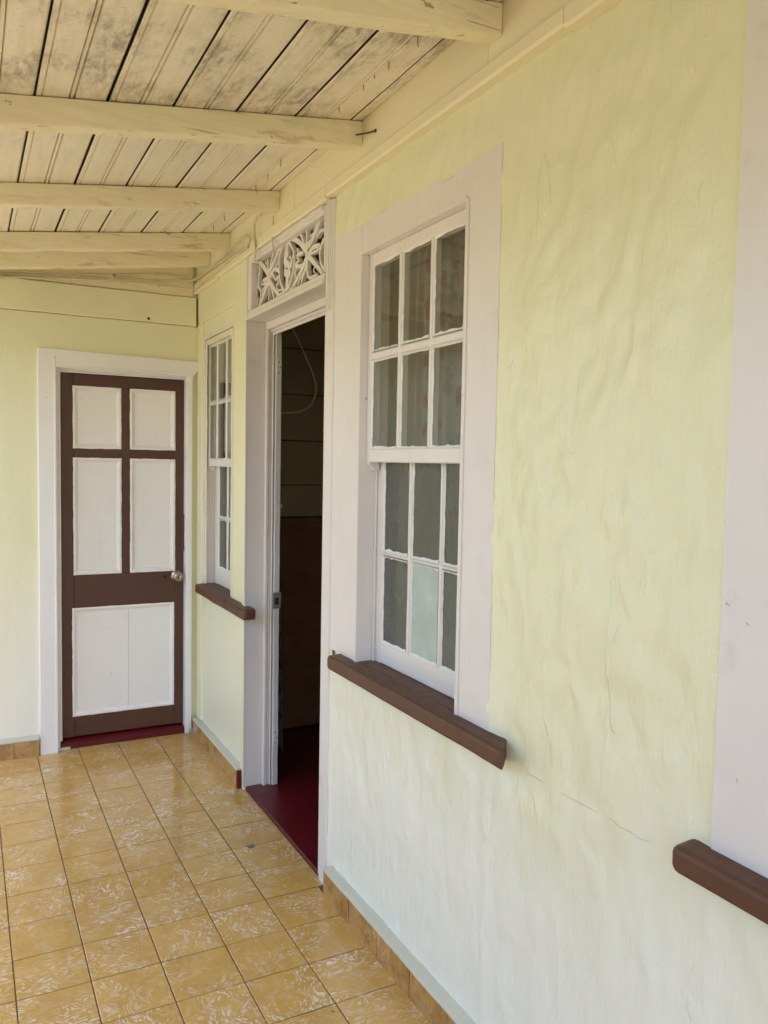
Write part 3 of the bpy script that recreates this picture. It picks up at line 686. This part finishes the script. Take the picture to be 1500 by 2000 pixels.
# rail between door and transom
prism('transom_rail', [(1.1185, 2.150), (1.1185, 2.163), (1.123, 2.168), (1.123, 2.172), (1.128, 2.176), (1.128, 2.186), (1.134, 2.1915), (1.245, 2.1915), (1.245, 2.1485), (1.122, 2.1485)], 1, 2.6475, 3.5172, M_['trim'], dw, seg=.05, wob=.0006)
bar('transom_stile', (1.128, 3.476, 2.192), (1.165, 3.517, 2.420), M_['trim'], dw, bev=.003)
bar('transom_stile', (1.128, 2.6475, 2.192), (1.165, 2.660, 2.420), M_['trim'], dw, bev=.003)
prism('transom_head', [(1.120, 2.4215), (1.120, 2.412), (1.125, 2.408), (1.125, 2.404), (1.131, 2.400), (1.131, 2.394), (1.170, 2.394), (1.170, 2.4215)], 1, 2.6605, 3.4755, M_['trim'], dw)
FRET=[
([(2.8777,2.3036),(2.8756,2.3289),(2.8221,2.3465),(2.7629,2.3886),(2.7342,2.4102)],[18,22,16,14,14]),
([(2.8899,2.3236),(2.9177,2.3646),(2.9553,2.4172)],[16,11,8]),
([(2.8873,2.3316),(2.8795,2.3599),(2.8809,2.4032)],[12,10,8]),
([(2.8728,2.3326),(2.8223,2.355),(2.7744,2.4081)],[12,9,5]),
([(2.9017,2.3262),(2.9505,2.3634),(3.0192,2.395),(3.0901,2.4162),(3.1497,2.4141)],[16,16,18,22,16]),
([(3.0899,2.4093),(3.0307,2.3595),(3.0107,2.3237),(3.01,2.299),(3.0276,2.2599),(3.0712,2.2183),(3.1168,2.2082),(3.2052,2.2027)],[16,9,9,9,9,9,10,12]),
([(2.8774,2.2949),(2.9117,2.2697),(2.9648,2.2386),(3.026,2.2078)],[22,16,12,12]),
([(2.8745,2.2943),(2.8822,2.2636),(2.9107,2.2368),(2.9332,2.1974)],[18,16,10,8]),
([(2.8659,2.2967),(2.8137,2.2621),(2.7575,2.2253),(2.7299,2.2032)],[18,16,14,14]),
([(2.8765,2.2667),(2.8758,2.2472),(2.8574,2.2134),(2.8063,2.2077),(2.7731,2.2055)],[10,8,10,12,8]),
([(2.8603,2.3019),(2.8154,2.3154),(2.7549,2.31),(2.7817,2.2973),(2.843,2.2982)],[12,14,12,8,8]),
([(2.7232,2.3192),(2.7491,2.2962),(2.7535,2.2682),(2.7363,2.2334),(2.7065,2.215)],[16,9,9,9,12]),
([(2.7122,2.382),(2.7108,2.3408),(2.7094,2.2996)],[9,9,9]),
([(2.9252,2.3205),(2.9614,2.3241),(2.9857,2.3183),(2.9668,2.301),(2.9973,2.2941)],[10,12,10,9,8]),
([(2.8943,2.2769),(2.9477,2.2749),(2.9971,2.2874)],[14,12,12]),
([(3.3121,2.3088),(3.3616,2.348),(3.4399,2.4015),(3.4881,2.4269)],[20,18,18,14]),
([(3.3087,2.3203),(3.3242,2.3477),(3.3288,2.3803)],[16,10,8]),
([(3.3017,2.331),(3.2809,2.3677),(3.2567,2.4008)],[14,11,9]),
([(3.3016,2.3285),(3.2519,2.3568),(3.2035,2.3842),(3.1496,2.4117)],[16,15,14,14]),
([(3.1229,2.4125),(3.1691,2.3813),(3.1887,2.3505),(3.1873,2.3032),(3.1723,2.258),(3.1372,2.2188)],[16,11,10,10,10,14]),
([(3.1023,2.3848),(3.1013,2.3525)],[24,30]),
([(3.1146,2.3554),(3.1206,2.3336),(3.1136,2.323)],[26,26,30]),
([(3.0615,2.3256),(3.0545,2.306),(3.1135,2.3206)],[22,26,24]),
([(3.1135,2.3206),(3.1196,2.3012),(3.119,2.2826)],[24,14,24]),
([(3.0676,2.3133),(3.0767,2.2924),(3.0728,2.2711)],[24,16,24]),
([(3.119,2.2826),(3.0728,2.2711)],[24,24]),
([(3.0957,2.2756),(3.0981,2.2463),(3.0972,2.2162)],[24,26,22]),
([(3.301,2.3066),(3.251,2.3255),(3.2084,2.3121),(3.1873,2.3032)],[14,12,16,14]),
([(3.301,2.3042),(3.2721,2.3106),(3.2355,2.2795),(3.1869,2.289)],[10,9,10,12]),
([(3.3157,2.3071),(3.368,2.3049),(3.4138,2.2988),(3.3675,2.2876),(3.3227,2.2938)],[10,14,12,10,8]),
([(3.3153,2.2924),(3.3594,2.2664),(3.3966,2.2333),(3.4426,2.206)],[22,15,13,13]),
([(3.3151,2.2851),(3.3178,2.249),(3.3204,2.2104)],[14,9,8]),
([(3.3002,2.2774),(3.2736,2.2362),(3.2546,2.1992)],[14,9,8]),
([(3.2929,2.2784),(3.2413,2.2352),(3.1844,2.2038)],[16,12,14]),
([(3.4478,2.4031),(3.443,2.3695),(3.4578,2.3322),(3.4648,2.2982)],[12,10,9,9]),
([(3.5039,2.4151),(3.479,2.3845),(3.4861,2.3505),(3.5011,2.305)],[12,9,9,9]),
([(3.4528,2.2935),(3.4926,2.2881),(3.4878,2.2593),(3.4746,2.2163),(3.4943,2.1992)],[10,9,9,9,10]),
([(3.4607,2.2924),(3.4323,2.2646),(3.4353,2.2275),(3.4504,2.2022)],[10,9,8,10]),
([(3.1507,2.2189),(3.0708,2.2045),(3.0071,2.2065)],[14,18,10]),
([(2.9846,2.2825),(3.0153,2.2687),(3.0019,2.2414),(2.9649,2.2409),(2.9534,2.2629)],[7,7,7,7,6]),
([(2.9228,2.2436),(2.9645,2.2275),(2.9822,2.2064)],[7,7,7]),
([(3.2094,2.3478),(3.2372,2.337),(3.2191,2.3214)],[8,8,7]),
([(2.7943,2.3484),(2.7729,2.362),(2.7352,2.3611),(2.7186,2.3386)],[7,8,8,7]),
([(3.2071,2.267),(3.2348,2.2532),(3.206,2.2289),(3.1646,2.2308)],[7,7,7,6]),
([(3.3749,2.2791),(3.4129,2.2661),(3.4046,2.2447)],[7,7,7]),
([(3.3778,2.3883),(3.3623,2.3727),(3.3321,2.3639)],[8,7,7]),
([(2.9992,2.3524),(2.98,2.3326),(2.9491,2.3192)],[8,8,7]),
([(2.8076,2.2461),(2.8297,2.2379),(2.8124,2.2216)],[7,7,7]),
([(3.0366,2.3473),(3.0489,2.332),(3.0293,2.3143)],[8,7,7]),
([(2.8177,2.3834),(2.8398,2.3719),(2.8683,2.3702)],[7,7,7]),
([(3.1835,2.4079),(3.2038,2.3961),(3.2389,2.3968)],[8,8,7]),
]
def ribbon(pts, wid, x, th):
    P = [Vector((0, a, b)) for a, b in pts]; path = []; ws = []; sub = 5
    for i in range(len(P)-1):
        p0 = P[max(i-1, 0)]; p1 = P[i]; p2 = P[i+1]; p3 = P[min(i+2, len(P)-1)]
        for k in range(sub):
            t = k/sub
            path.append(.5*((2*p1)+(p2-p0)*t+(2*p0-5*p1+4*p2-p3)*t*t+(3*p1-p0-3*p2+p3)*t**3)); ws.append(wid[i]+(wid[i+1]-wid[i])*t)
    path.append(P[-1]); ws.append(wid[-1]); L_ = []; R_ = []
    for i, p in enumerate(path):
        d = (path[min(i+1, len(path)-1)]-path[max(i-1, 0)]).normalized(); nn = Vector((0, -d.z, d.y))*ws[i]*.0005*1.20
        L_.append(p+nn); R_.append(p-nn)
    # round both ends
    def cap(c, d, r): return [c+d*r*math.sin(a)+Vector((0, -d.z, d.y))*r*math.cos(a) for a in (math.pi*.25, math.pi*.5, math.pi*.75)]
    d1 = (path[-1]-path[-2]).normalized(); d0 = (path[0]-path[1]).normalized()
    out = L_+cap(path[-1], d1, ws[-1]*.0006)+R_[::-1]+cap(path[0], d0, ws[0]*.0006)
    return out
fv = []; ff = []
for k, (pts, wid) in enumerate(FRET):
    out = ribbon(pts, wid, 0, 0)
    out = [Vector((0, min(max(p.y, 2.6590), 3.4770), min(max(p.z, 2.1925), 2.3955))) for p in out]
    n = len(out); b = len(fv); xf = 1.1485+.00035*k*.6; xb = 1.1665+.0003*k*.5
    fv += [(xf+.0012, p.y, p.z) for p in out]+[(xb, p.y, p.z) for p in out]
    c = len(fv); 
    cen = [sum((Vector((xf, p.y, p.z)) for p in out), Vector())/n]
    # slightly inset face so the sawn edge catches light
    m_ = len(out)
    ff.append(tuple(range(b, b+n))); ff.append(tuple(range(b+2*n-1, b+n-1, -1)))
    for i in range(n):
        j = (i+1) % n; ff.append((b+i, b+n+i, b+n+j, b+j))
fret = pyd('fretwork', fv, ff, M_['sash'], dw)
bm = bmesh.new(); bm.from_mesh(fret.data); bmesh.ops.triangulate(bm, faces=[f for f in bm.faces if len(f.verts) > 4], ngon_method='EAR_CLIP'); bm.to_mesh(fret.data); bm.free()
# old ironmongery on the rebate
for z0, z1 in ((1.905, 1.990), (.20, .285)):
    h_ = bar('hinge_plate', (1.254, 3.4785, z0), (1.277, 3.4822, z1), M_['jamb'], dw, bev=.001)
    for q in (.018, .042, .067): lathe('screw_hole', [(.003, 0), (.003, .0006), (.0001, .0006)], (1.266+(.004 if q > .03 and q < .05 else -.003), 3.4783, z0+q), (0, -1, 0), M_['dark'], h_, 8)
s_ = bar('strike_plate', (1.243, 3.4745, .848), (1.284, 3.4818, .922), M_['steel'], dw, bev=.0015)
bar('bolt_hole', (1.253, 3.4735, .866), (1.272, 3.4742, .898), M_['dark'], s_, bev=.0005)
for q in (.856, .914): lathe('screw', [(.0035, 0), (.0035, .0012), (.0001, .0018)], (1.264, 3.4743, q), (0, -1, 0), M_['nail'], s_, 8)
tube('hook', [(1.274, 3.482, 1.330), (1.274, 3.468, 1.330), (1.276, 3.460, 1.322), (1.280, 3.460, 1.312), (1.284, 3.466, 1.316)], .002, M_['steel'], dw, 8, 4)
lathe('plug', [(.012, 0), (.0145, .001), (.0145, .0028), (.0115, .0032), (.0105, .0018), (.0001, .0018)], (1.166, 3.5174, 2.031), (0, -1, 0), M_['trim'], dw, 20)
bar('threshold', (1.1375, 2.648, .0155), (1.30, 3.516, .0185), M_['red'], dw, bev=.0008)

# ---------------------------------------------------------------- panelled door in the end wall
pd = root('panelled_door', (.75, 4.45, .05), 'closed brown door with five white panels and a brass-coloured knob', 'door')
def dbar(nm, x0, x1, y0, y1, z0, z1, m, p=pd, bev=.003, wob=.0008): return bar(nm, (x0, y0, z0), (x1, y1, z1), M_[m], p, bev=bev, wob=wob)
dbar('casing', .324, .4075, 4.384, 4.4145, -.003, 2.067, 'doortrim'); 
prism('casing', [(.4078, 1.986), (1.101, 1.974), (1.1365, 2.016), (1.1365, 2.055), (.4078, 2.066)], 1, 4.3845, 4.4145, M_['doortrim'], pd)
dbar('casing', 1.068, 1.1005, 4.388, 4.4145, .03, 1.974, 'doortrim')
dbar('casing_bead', .399, .4095, 4.3805, 4.3838, -.002, 1.983, 'doortrim'); dbar('casing_bead', .410, 1.0955, 4.3805, 4.3840, 1.978, 1.989, 'doortrim', wob=0)
dbar('jamb', .4075, .423, 4.4148, 4.50, .0, 1.988, 'doortrim'); dbar('jamb', .423, 1.080, 4.4148, 4.50, 1.969, 1.984, 'doortrim')
dbar('jamb', 1.070, 1.100, 4.4148, 4.50, .0, 1.97, 'doortrim')
dbar('stop', .4232, .434, 4.425, 4.447, .045, 1.968, 'doortrim'); dbar('stop', .4345, 1.0695, 4.425, 4.447, 1.960, 1.9688, 'doortrim')
Y0, Y1 = 4.452, 4.490
dbar('stile', .436, .499, Y0, Y1, .050, 1.960, 'doorbrown'); dbar('stile', 1.0195, 1.0695, Y0, Y1, .050, 1.960, 'doorbrown')
dbar('stile', .7345, .7845, Y0+.0004, Y1, .9145, 1.8925, 'doorbrown')
for z0, z1 in ((1.893, 1.960), (.734, .914), (.050, .162)): dbar('rail', .4994, 1.0191, Y0+.0003, Y1, z0, z1, 'doorbrown')
dbar('rail', .4994, .7341, Y0+.0003, Y1, 1.5225, 1.5770, 'doorbrown'); dbar('rail', .7849, 1.0191, Y0+.0003, Y1, 1.5225, 1.5770, 'doorbrown')
def panel(x0, x1, z0, z1, seam=None):
    # sloped moulding ring and recessed board, painted ragged over the brown
    n1 = max(8, int((x1-x0)/.012)); n2 = max(8, int((z1-z0)/.012)); pts = []
    def seg(a, b, n):
        for i in range(n): pts.append((a[0]+(b[0]-a[0])*i/n, a[1]+(b[1]-a[1])*i/n))
    if seam:
        pa = dbar('panel', x0+.004, seam-.0006, Y0+.011, Y0+.018, z0+.004, z1-.004, 'doorwhite', bev=.001, wob=.0)
        dbar('panel_board', seam+.0006, x1-.004, Y0+.0108, Y0+.018, z0+.004, z1-.004, 'doorwhite', pa, bev=.001, wob=0)
    else: pa = dbar('panel', x0+.004, x1-.004, Y0+.011, Y0+.018, z0+.004, z1-.004, 'doorwhite', bev=.001, wob=.0)
    seg((x0, z0), (x1, z0), n1); seg((x1, z0), (x1, z1), n2); seg((x1, z1), (x0, z1), n1); seg((x0, z1), (x0, z0), n2)
    v = []; f = []; n = len(pts); cx, cz = (x0+x1)/2, (z0+z1)/2
    prof = ((-.0035, -.0006), (.0, -.0012), (.004, -.0026), (.009, -.0005), (.012, .004), (.0165, .0052), (.019, .0085), (.020, .012))
    for x, z in pts:
        for k, (ins, dep) in enumerate(prof):
            if k == 0: ins = ins-.0035*abs(noise.noise(Vector((x*11, z*11, 3))))-.003*max(0, noise.noise(Vector((x*45, z*45, 8)))-.15)
            v.append((max(x0+ins, min(x1-ins, x)) if x0 < x < x1 else (x0+ins if x <= x0 else x1-ins), Y0+dep, max(z0+ins, min(z1-ins, z)) if z0 < z < z1 else (z0+ins if z <= z0 else z1-ins)))
    K = len(prof)
    for i in range(n):
        j = (i+1) % n
        for k in range(K-1): f.append((i*K+k, j*K+k, j*K+k+1, i*K+k+1))
    pyd('panel_moulding', v, f, M_['doorwhite'], pa)
panel(.500, .733, 1.578, 1.892); panel(.786, 1.018, 1.578, 1.892)
panel(.500, .733, .915, 1.521); panel(.786, 1.018, .915, 1.521)
panel(.492, 1.014, .163, .733, seam=.775)
kb = lathe('knob', [(.031, 0), (.031, .003), (.027, .007), (.013, .010), (.012, .024), (.020, .030), (.0265, .040), (.0275, .050), (.024, .059), (.014, .063), (.009, .061), (.0001, .061)], (1.030, Y0-.0002, .883), (0, -1, 0), M_['metal'], pd, 28)
bar('keyhole', (1.0290, Y0-.0625, .879), (1.031, Y0-.0611, .887), M_['dark'], kb, bev=.0002)
lathe('bolt_hole', [(.0085, 0), (.0085, .001), (.0001, .001)], (.9665, Y0-.0003, .882), (0, -1, 0), M_['dark'], pd, 14)
dbar('repair_patch', 1.0575, 1.0785, 4.4405, 4.4515, 1.02, 1.225, 'doorbrown', bev=.004, wob=.003)
prism('threshold', [(4.418, -.002), (4.418, .026), (4.424, .031), (4.446, .040), (4.50, .046), (4.50, -.002)], 0, .409, 1.1045, M_['red'], pd, seg=.04, wob=.002)
bar('mortar_patch', (.386, 4.401, -.002), (.470, 4.4172, .012), M_['ledge'], pd, bev=.003, wob=.004, seg=.01)

# ---------------------------------------------------------------- surface cables
def cable(label, pts, r=.005, clips=(), grp='painted cables tacked under the ceiling'):
    c = root('cable', Vector(pts[0]), label, 'cable', grp)
    tube('sheath', pts, r, M_['cable'], c, 8, 5)
    for p, d in clips:
        p = Vector(p); s = .0065
        lo = p-Vector((.005 if d == 'x' else -.002, .005 if d == 'y' else .008, .0085)); hi = p+Vector((.005 if d == 'x' else .009, .005 if d == 'y' else .012, .0085))
        bar('cable_clip', (min(lo.x, hi.x), min(lo.y, hi.y), lo.z), (max(lo.x, hi.x), max(lo.y, hi.y), hi.z), M_['cable'], c, bev=.0015)
    return c
cable('topmost of three cables along the end wall, ending in a loop', [(-1.1, 4.3905, 2.254), (-0.4, 4.3905, 2.352), (0.16, 4.3905, 2.424), (0.35, 4.3905, 2.437), (0.514, 4.3905, 2.452), (0.692, 4.3905, 2.47), (0.907, 4.3905, 2.5), (1.053, 4.3905, 2.504), (1.092, 4.36, 2.488), (1.1, 4.241, 2.486), (1.1, 3.848, 2.492), (1.1, 3.611, 2.509), (1.1, 3.463, 2.506), (1.1, 3.411, 2.484), (1.1, 3.423, 2.465), (1.1, 3.474, 2.451)], clips=[((0.16, 4.3905, 2.424), 'x'), ((0.35, 4.3905, 2.437), 'x'), ((0.514, 4.3905, 2.452), 'x'), ((0.692, 4.3905, 2.47), 'x'), ((0.907, 4.3905, 2.5), 'x'), ((1.053, 4.3905, 2.504), 'x')])
cable('middle cable of the three along the end wall', [(-1.1, 4.3905, 2.24), (-0.4, 4.3905, 2.338), (0.16, 4.3905, 2.41), (0.35, 4.3905, 2.426), (0.522, 4.3905, 2.443), (0.692, 4.3905, 2.461), (0.898, 4.3905, 2.465), (1.092, 4.36, 2.485), (1.1, 4.186, 2.483), (1.1, 3.786, 2.474), (1.1, 3.555, 2.465), (1.1, 3.435, 2.45)], clips=[((0.16, 4.3905, 2.41), 'x'), ((0.35, 4.3905, 2.426), 'x'), ((0.522, 4.3905, 2.443), 'x'), ((0.692, 4.3905, 2.461), 'x'), ((0.898, 4.3905, 2.465), 'x')])
cable('lowest cable along the top board of the end wall', [(-1.1, 4.38, 2.223), (-0.4, 4.38, 2.3209999999999997), (0.16, 4.38, 2.393), (0.358, 4.38, 2.41), (0.549, 4.38, 2.427), (0.729, 4.38, 2.439), (0.917, 4.38, 2.444), (1.092, 4.36, 2.437), (1.1, 4.222, 2.435), (1.1, 3.847, 2.448), (1.1, 3.696, 2.455), (1.1, 3.474, 2.451)], clips=[((0.16, 4.38, 2.393), 'x'), ((0.358, 4.38, 2.41), 'x'), ((0.549, 4.38, 2.427), 'x'), ((0.729, 4.38, 2.439), 'x'), ((0.917, 4.38, 2.444), 'x')])
cable('bent cable dropping from the ceiling to the corner of the fretwork', [(1.1, 3.2, 2.585), (1.1, 3.258, 2.549), (1.1, 3.314, 2.546), (1.1, 3.348, 2.527), (1.1, 3.347, 2.505), (1.1, 3.342, 2.46), (1.1, 3.333, 2.41), (1.108, 3.36, 2.39)], r=.0048)
cable('short cable curling into the end of the fretwork transom', [(1.13, 3.478, 2.484), (1.13, 3.453, 2.461), (1.13, 3.448, 2.414), (1.13, 3.419, 2.388), (1.13, 3.372, 2.383)], r=.0045)
cable('thin cable hanging straight down over the middle of the fretwork', [(1.11, 3.143, 2.509), (1.11, 3.142, 2.484), (1.11, 3.147, 2.439), (1.11, 3.143, 2.397), (1.11, 3.121, 2.355)], r=.0035)

# ---------------------------------------------------------------- inside the room
pt = root('room_partition', (2.2, 4.2, 0), 'dim boarded partition with a dark plywood dado inside the doorway', 'partition')
zb_ = [1.2175, 1.395, 1.641, 1.895, 2.147, 2.40, 2.66]
for a, b in zip(zb_, zb_[1:]): bar('wall_board', (1.24, 4.200+rnd.uniform(-.001, .001), a+.002), (4.6, 4.211, b-.002), M_['innerwood'], pt, bev=.003)
bar('partition_core', (1.236, 4.212, -.2), (4.65, 4.30, 2.70), M_['dark'], pt, bev=.001)
bar('dado_cap', (1.24, 4.186, 1.155), (4.6, 4.2105, 1.213), M_['plywood'], pt, bev=.004, wob=.001)
bar('plywood_panel', (1.24, 4.196, .022), (4.6, 4.21, 1.154), M_['plywood'], pt, bev=.002, wob=.001)
for nm, lo, hi in (('room_wall', (4.6, -.7, -.2), (4.7, 4.5, 2.8)), ('room_wall', (1.24, -.8, -.2), (4.7, -.7, 2.8)), ('room_ceiling', (1.24, -.8, 2.64), (4.7, 4.5, 2.74))):
    prop(bar(nm, lo, hi, M_['innerwood'], None, bev=.002), kind='structure')
WIRE = [(1.455, 3.9, 2.249), (1.484, 3.9, 2.205), (1.521, 3.9, 2.144), (1.561, 3.9, 2.064), (1.593, 3.9, 2.001), (1.617, 3.9, 1.934), (1.62, 3.9, 1.889), (1.604, 3.9, 1.835), (1.573, 3.9, 1.802), (1.531, 3.9, 1.782), (1.475, 3.9, 1.774), (1.419, 3.9, 1.769)]
wr = root('hanging_wire', (1.5, 3.9, 2.3), 'thin pale wire looping down in the dark doorway', 'wire')
tube('wire', [(1.40, 3.9, 2.64), (1.43, 3.9, 2.32)]+WIRE+[(1.34, 3.91, 1.760), (1.262, 3.93, 1.752)], .0036, NT('pale wire').done((.82, .78, .66), .45), wr, 6, 4)
def drape(name, y0, y1, z0, z1, x, amp, waves, mat, parent, seed, ny=70, nz=24, shape=None):
    v = []; f = []
    for j in range(nz+1):
        t = j/nz
        for i in range(ny+1):
            s = i/ny; yy = y0+(y1-y0)*s; zz = z0+(z1-z0)*t
            ph = s*waves*2*math.pi+1.1*noise.noise(Vector((s*4+seed, t*.8, 0)))
            d = amp*(math.sin(ph)+.3*math.sin(2*ph+1))*(.7+.4*noise.noise(Vector((s*6, t*1.5, seed))))
            p = (x+d, yy, zz); v.append(shape(p, s, t) if shape else p)
    for j in range(nz):
        for i in range(ny): f.append((j*(ny+1)+i, j*(ny+1)+i+1, (j+1)*(ny+1)+i+1, (j+1)*(ny+1)+i))
    o = pyd(name, v, f, mat, parent, smooth=True)
    m = o.modifiers.new('thickness', 'SOLIDIFY'); m.thickness = .0015; return o
cu = root('curtain', (1.32, 2.0, 2.3), 'faded floral curtain hanging behind the wide-cased sash window', 'curtain')
tube('curtain_rod', [(1.285, 1.55, 2.28), (1.285, 2.0, 2.279), (1.285, 2.56, 2.28)], .006, M_['steel'], cu, 8, 2)
drape('curtain_cloth', 1.60, 2.20, .75, 2.28, 1.280, .022, 9, M_['curtain'], cu, 2.0)
drape('lining_cloth', 2.12, 2.52, .75, 2.28, 1.296, .020, 8, M_['lining'], cu, 6.0)
cu2 = root('curtain', (1.32, 4.0, 2.3), 'plain lining curtain behind the narrower corner window', 'curtain')
tube('curtain_rod', [(1.262, 3.6, 2.25), (1.262, 3.9, 2.249), (1.262, 4.19, 2.25)], .006, M_['steel'], cu2, 8, 2)
drape('curtain_cloth', 3.72, 4.19, .75, 2.25, 1.262, .013, 6, M_['lining'], cu2, 9.0)
ck = root('hanging_cloth', (1.33, 3.75, .9), 'blue grey printed cloth hanging just inside the doorway edge', 'cloth')
def taper(p, s, t): return (p[0]-.006+.030*(1-t)**.8+.018*math.sin(t*5)*s, p[1], p[2])
drape('cloth', 3.56, 3.85, .13, 1.15, 1.305, .008, 4, M_['cloth'], ck, 4.0, shape=taper)

# ---------------------------------------------------------------- litter on the floor
gm = root('grit', (.985, 2.98, .001), 'small grey square chip lying on the tiles by the red threshold', 'chip')
bar('chip', (.972, 2.970, .0008), (.998, 2.990, .0045), M_['chip'], gm, bev=.001, wob=.002, seg=.008)
